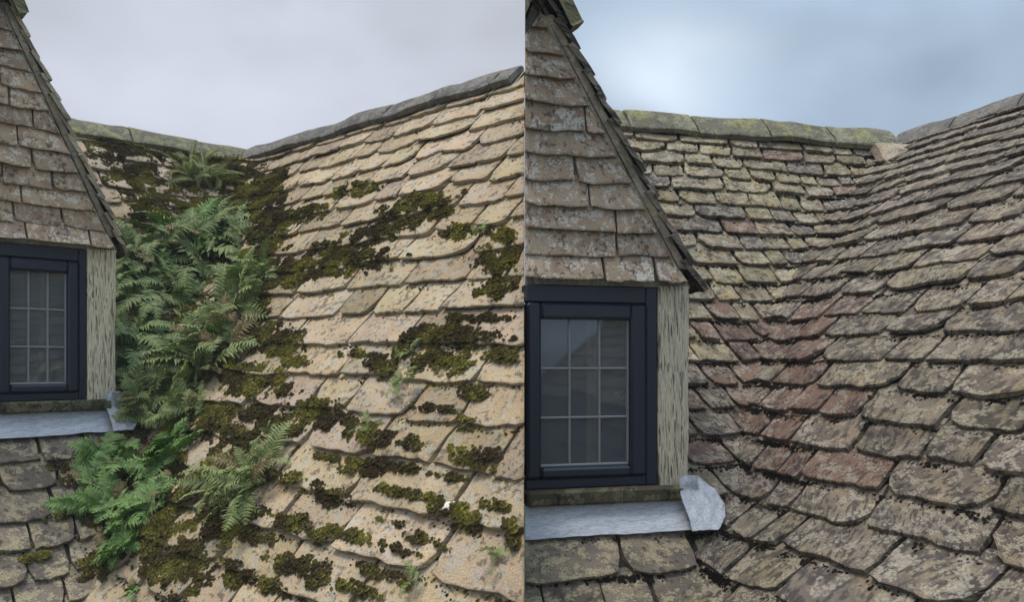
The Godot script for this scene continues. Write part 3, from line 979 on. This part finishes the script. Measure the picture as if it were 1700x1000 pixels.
# ---------------------------------------------------------------- scene
# moss patches on the west roof: slope (0 behind the dormer, 1 the long slope), metres from the valley, share of the way down, radii
const MOSS := [
	[1,2.07,0.315,0.3,0.024], [1,1.78,0.371,0.35,0.026], [1,2.01,0.342,0.26,0.027], [1,1.54,0.24,0.22,0.021], [1,1.2,0.431,0.39,0.032], [1,1.61,0.436,0.33,0.025], [1,1.39,0.397,0.26,0.024], [1,0.92,0.451,0.3,0.03],
	[1,0.97,0.286,0.32,0.025], [1,0.45,0.216,0.34,0.081], [1,0.66,0.312,0.31,0.039], [1,0.66,0.382,0.27,0.041], [1,2.57,0.463,0.16,0.032], [1,2.53,0.51,0.14,0.023], [1,2.2,0.591,0.21,0.019], [1,2.02,0.617,0.2,0.021],
	[1,2.18,0.627,0.16,0.02], [1,1.88,0.642,0.11,0.015], [1,1.08,0.594,0.21,0.026], [1,0.86,0.575,0.23,0.038], [1,0.94,0.67,0.27,0.031], [1,1.18,0.687,0.14,0.014], [1,2.5,0.596,0.12,0.013], [1,2.34,0.667,0.07,0.01],
	[1,2.5,0.618,0.09,0.01], [1,1.41,0.722,0.26,0.02], [1,1.23,0.747,0.2,0.017], [1,1.51,0.71,0.14,0.017], [1,1.8,0.739,0.15,0.016], [1,2.03,0.746,0.09,0.009], [1,2.31,0.709,0.06,0.01], [1,2.36,0.751,0.12,0.015],
	[1,1.87,0.776,0.33,0.006], [1,1.61,0.824,0.11,0.012], [1,1.74,0.787,0.17,0.006], [1,1.49,0.868,0.18,0.013], [1,1.77,0.865,0.19,0.01], [1,2.07,0.851,0.13,0.007], [1,1.95,0.841,0.09,0.006], [1,2.24,0.815,0.1,0.014],
	[1,2.47,0.823,0.04,0.012], [1,1.59,0.913,0.13,0.016], [1,0.87,0.89,0.23,0.025], [1,0.75,0.941,0.19,0.024], [1,0.72,0.836,0.18,0.018], [1,0.87,0.77,0.23,0.019], [1,0.97,0.722,0.2,0.016], [1,0.86,0.803,0.2,0.016],
	[1,0.55,0.743,0.24,0.032], [1,0.6,0.651,0.28,0.042], [1,0.32,0.546,0.31,0.057], [1,0.48,0.458,0.28,0.054], [1,1.29,0.813,0.25,0.008], [1,2.33,0.395,0.19,0.016], [1,2.61,0.419,0.08,0.014], [1,2.06,0.806,0.23,0.005],
	[1,1.16,0.897,0.16,0.01], [1,1.38,0.913,0.14,0.011], [1,1.9,0.894,0.14,0.008], [0,0.03,0.574,0.13,0.086], [0,0.25,0.44,0.15,0.081], [0,0.12,0.63,0.12,0.066], [0,0.11,0.706,0.09,0.048], [1,0.14,0.729,0.28,0.058],
	[0,0.19,0.236,0.24,0.051], [0,0.1,0.122,0.21,0.068], [0,0.33,0.096,0.25,0.092], [0,0.77,0.046,0.15,0.037], [0,0.96,0.043,0.11,0.028], [0,0.57,0.0,0.12,0.025], [0,0.11,0.052,0.13,0.034], [0,0.13,0.775,0.11,0.027],
	[1,0.07,0.831,0.4,0.041], [0,0.05,0.891,0.15,0.057], [0,0.01,0.983,0.12,0.033], [1,0.36,0.939,0.33,0.041], [0,0.18,0.837,0.1,0.02], [0,0.28,0.909,0.07,0.007], [0,0.3,0.966,0.06,0.006], [1,0.52,0.871,0.25,0.031],
	[1,0.65,0.97,0.24,0.026], [1,1.17,0.866,0.15,0.011], [1,1.32,0.942,0.18,0.009], [1,1.08,0.944,0.12,0.014], [1,1.59,0.777,0.15,0.006], [1,2.18,0.777,0.14,0.005], [1,1.79,0.915,0.12,0.007], [1,2.39,0.8,0.07,0.007],
	[1,2.13,0.696,0.13,0.007], [1,1.24,0.633,0.12,0.011], [1,0.68,0.52,0.22,0.042], [1,0.02,0.398,0.4,0.07], [1,0.11,0.098,0.34,0.047], [0,1.08,-0.003,0.09,0.029], [0,0.61,0.142,0.15,0.054], [1,2.4,0.558,0.16,0.008],
	[1,1.68,0.619,0.12,0.007], [1,2.04,0.865,0.09,0.007], [0,0.9,0.092,0.11,0.031], [0,0.7,0.15,0.13,0.042], [0,0.47,0.215,0.15,0.04], [0,0.49,0.275,0.11,0.034], [0,0.48,0.015,0.19,0.034], [0,0.26,0.029,0.15,0.034],
	[1,0.29,0.176,0.32,0.064], [1,0.55,0.127,0.22,0.026], [1,0.12,0.21,0.29,0.063],
]
# ferns: slope, metres from the valley, share of the way down, spread in metres, kind of frond
const FERNS := [
	[0,0.3,0.116,0.21,0], [0,0.2,0.362,0.34,1], [1,0.11,0.319,0.28,1], [0,0.4,0.396,0.24,1], [0,0.29,0.489,0.25,2], [0,0.24,0.617,0.27,2], [1,0.6,0.554,0.24,3], [1,0.49,0.64,0.25,3],
	[1,0.15,0.699,0.21,3], [0,0.09,0.682,0.18,2], [1,0.41,0.735,0.15,3], [0,0.07,0.754,0.18,3], [0,0.11,0.835,0.19,4], [1,0.29,0.828,0.2,4], [0,0.07,0.909,0.21,4], [1,0.24,0.91,0.22,4],
	[1,0.15,0.967,0.15,4], [1,1.09,0.834,0.19,3], [1,2.02,0.62,0.07,3], [1,1.99,0.669,0.1,3], [1,2.42,0.851,0.07,3], [1,1.81,0.731,0.06,3], [1,2.05,0.898,0.07,3], [1,0.37,1.009,0.08,4],
	[1,0.68,0.462,0.19,3], [1,1.14,0.766,0.08,3], [1,2.44,0.413,0.07,3],
]
const FERN_LABELS := [
	"soft grey-green fern bush just below the mossy ridge",
	"large blue-green fern in the valley beside the gable's lower corner",
	"pale green fern in the valley edging the long slope",
	"dark fern against the dormer's eaves corner",
	"dark green fern beside the upper part of the timber post",
	"dark green drooping fern halfway down the timber post",
	"spiky light green fern at the edge of the bare tan slates",
	"arching light green fern in the middle of the valley",
	"light green fern near the foot of the timber post",
	"dark fern tucked close to the foot of the timber post",
	"small green fern on moss below the arching fern",
	"green fern beside the crumpled lead corner",
	"bright green leafy fern just below the crumpled lead",
	"bright green leafy fern low in the valley, on its far side",
	"dense bright green fern over the broad slates under the window",
	"dense bright green fern filling the foot of the valley",
	"bright green fern hanging lowest from the dense clump",
	"upright light green fern alone on the tan slates right of the valley",
	"small fern sprig on top of a thick moss patch",
	"small green fern growing from the lower rim of a thick moss patch",
	"small fern sprig near the cut end of the mossy roof",
	"tiny fern sprig beside a dark moss cushion",
	"small fern sprig at the low edge of the mossy roof",
	"small leafy fern at the very bottom of the valley",
	"pale green fern where the valley moss meets bare slates",
	"tiny fern sprig on moss above a broad tan slate",
	"tiny pale sprig beside moss near the cut end of the roof",
]

func _ready() -> void:
	rng.seed = 4711
	wob.seed = 9
	wob.noise_type = FastNoiseLite.TYPE_SIMPLEX_SMOOTH
	wob.frequency = 0.03
	wob.fractal_octaves = 2
	# camera: level, lens shifted up a little
	var cam := Camera3D.new()
	cam.name = "camera"
	cam.position = Vector3(0, EYE, 0)
	cam.near = 0.1
	cam.far = 500.0
	cam.projection = Camera3D.PROJECTION_FRUSTUM
	cam.size = 0.1 * 1000.0 / 1400.0
	cam.frustum_offset = Vector2(-21.0, 100.0) / 1400.0 * 0.1
	add_child(cam)
	cam.current = true
	# daylight under cloud
	var we := WorldEnvironment.new()
	we.name = "daylight"
	var env := Environment.new()
	env.background_mode = Environment.BG_SKY
	env.sky = make_sky()
	env.tonemap_mode = Environment.TONE_MAPPER_LINEAR
	env.tonemap_exposure = 1.45
	env.fog_enabled = true
	env.fog_density = 0.0035
	env.fog_light_color = Color(0.84, 0.87, 0.93)
	env.sdfgi_enabled = true
	env.ssao_enabled = true
	env.ssil_enabled = true
	we.environment = env
	add_child(we)
	var sun := DirectionalLight3D.new()
	sun.name = "sun"
	sun.light_energy = 0.5
	sun.light_angular_distance = 18.0
	sun.light_color = Color(1.0, 0.965, 0.91)
	sun.shadow_enabled = true
	sun.transform = Transform3D(Basis.looking_at(Vector3(0.22, -0.95, -0.08)), Vector3(0, 12, 0))
	add_child(sun)
	make_materials()
	print("materials ", Time.get_ticks_msec())

	# ground
	var gm := PlaneMesh.new()
	gm.size = Vector2(400, 400)
	var ground := mesh_node("ground", gm, plain(0.07, 0.09, 0.04, 1.0, 0.1), self)
	tag(ground, "grass far below the roofs", "", "", "structure")

	var E := Vector3(0, EYE, 0)
	H.west = {
		"id": 0, "V0": Vector3(-2.04, 1.49, -6.2) + E, "V1": Vector3(-1.73, -0.875, -3.5) + E, "a": Vector3(0.705, 0, -0.709).normalized(), "bend": 0.0, "sweep": [0.34, 0.05],
		"R1": Vector3(0, 1.425, -4.2) + E, "B1": Vector3(0, -0.875, -1.806) + E, "b": Vector3.ZERO, "len": [2.7, 0.0], "n": 19, "vmax": 1.12, "trim": 0.003,
		"F": Vector3(-1.951, -0.178, -4.023) + E, "dl": -1.0, "wx": 0.80, "pw": 0.128, "apex": -0.49, "rake": 2.2, "fillet": 0.036, "wid": [[0.15, 0.28], [0.18, 0.46]],
		"apron_v": 0.775, "apron_e": 0.15, "apron_w": [0.16, 0.32], "lead": Vector2(0.088, -0.150), "lead_x": 0.08, "la": Vector2(0.05, -0.167), "tanp": 1.16,
		"ridge_w": [0.21, 0.18], "ridge_over": 0.10, "ridge_tint": [Color(0.95, 0.95, 0.9), Color(0.95, 0.95, 0.95)], "gable_tint": Color(1.0, 0.97, 0.92), "post_tint": Color(1.0, 0.98, 0.9),
		"slope_label": ["short slate slope behind the dormer", "long slate slope patched with moss"],
	}
	H.east = {
		"id": 1, "V0": Vector3(2.335, 1.35, -5.2) + E, "V1": Vector3(0.775, -0.502, -3.08) + E, "a": Vector3(0.967, 0, -0.2554).normalized(), "bend": 0.23, "sweep": [0.12, 0.014],
		"b": Vector3(0.3616, 0, 0.932).normalized(), "len": [2.6, 6.2], "n": 21, "vmax": 1.25, "trim": 0.003,
		"F": Vector3(0.584, -0.4376, -3.0177) + E, "dl": -0.70, "wx": 1.0, "pw": 0.12, "apex": -0.555, "rake": 1.72, "fillet": 0.045, "wid": [[0.15, 0.31], [0.16, 0.42]],
		"apron_v": 1.045, "apron_e": 0.21, "apron_w": [0.22, 0.42], "lead": Vector2(0.102, -0.145), "lead_x": 0.095, "la": Vector2(0.05, -0.133), "tanp": 1.15,
		"ridge_w": [0.23, 0.18], "ridge_over": -0.12, "ridge_tint": [Color(0.95, 0.95, 0.9), Color(0.95, 0.95, 0.95)], "gable_tint": Color(0.90, 0.92, 0.93), "post_tint": Color(0.86, 0.86, 0.82),
		"slope_label": ["short slate slope behind the dormer, ochre and red-brown slates", "long cleaned grey slate slope"],
	}
	for h in H.values():
		h.nh = Vector3(-h.a.z, 0, h.a.x)
	build_cottage(H.west, "cottage roof of tan stone slates patched with moss, its valley full of ferns")
	build_cottage(H.east, "cottage roof of grey-brown stone slates cleaned bare of moss and ferns")
	print("cottages ", Time.get_ticks_msec())
	build_dormer(H.west, "slate-gabled dormer with navy window, standing beside the ferns of the mossy roof")
	build_dormer(H.east, "slate-gabled dormer with navy window on the cleaned roof without ferns")
	build_moss(H.west, MOSS, 230.0, "moss", "dark olive and yellow-green moss cushions spreading over tan slates", "moss", [Color(0.125, 0.105, 0.042), Color(0.27, 0.25, 0.06), Color(0.095, 0.070, 0.040)])
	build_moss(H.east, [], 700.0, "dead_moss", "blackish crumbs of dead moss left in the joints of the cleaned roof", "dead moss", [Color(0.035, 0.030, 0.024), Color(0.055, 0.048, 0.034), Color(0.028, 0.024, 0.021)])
	for q in [[22, 0.20, 0.028, 0.75, 0.55], [16, 0.26, 0.060, 0.75, 0.65], [14, 0.30, 0.075, 0.55, 0.75], [13, 0.30, 0.062, 0.75, 0.60], [9, 0.42, 0.130, 0.60, 0.70]]:
		var vs := []
		for k in 4: vs.append(frond_mesh(500 + fronds.size() * 10 + k, q[0], q[1], q[2], q[3] + rr(-0.15, 0.15), q[4] + rr(-0.15, 0.15)))
		fronds.append(vs)
	for i in FERNS.size():
		var q: Array = FERNS[i]
		build_fern(H.west, q[0], q[1], q[2], q[3], q[4], FERN_LABELS[i])
	# a pale chip of stone lying on the slates
	H.west.trim = 0.01
	var cp := on_slope(H.west, 1, 2.23, 0.812, 0.05)
	var cn := slope_normal(H.west, 1, 0.8)
	var cx := course_dir(H.west, 1, 0.8)
	var fchip := func(x: float, y: float, depth: float) -> Vector3: return cx * (x - 0.02) + cn.cross(cx) * (y - 0.014) + cn * -depth
	var chip := slab("stone_chip", self, fchip, 0.042, 0.03, 0.014, M.mortar, Color.WHITE, 0.006, 6, 5)
	chip.material_override = plain(0.72, 0.70, 0.64)
	chip.position += cp
	tag(chip, "small white stone chip lying on mossy tan slates", "stone chip")
	print("done ", Time.get_ticks_msec())
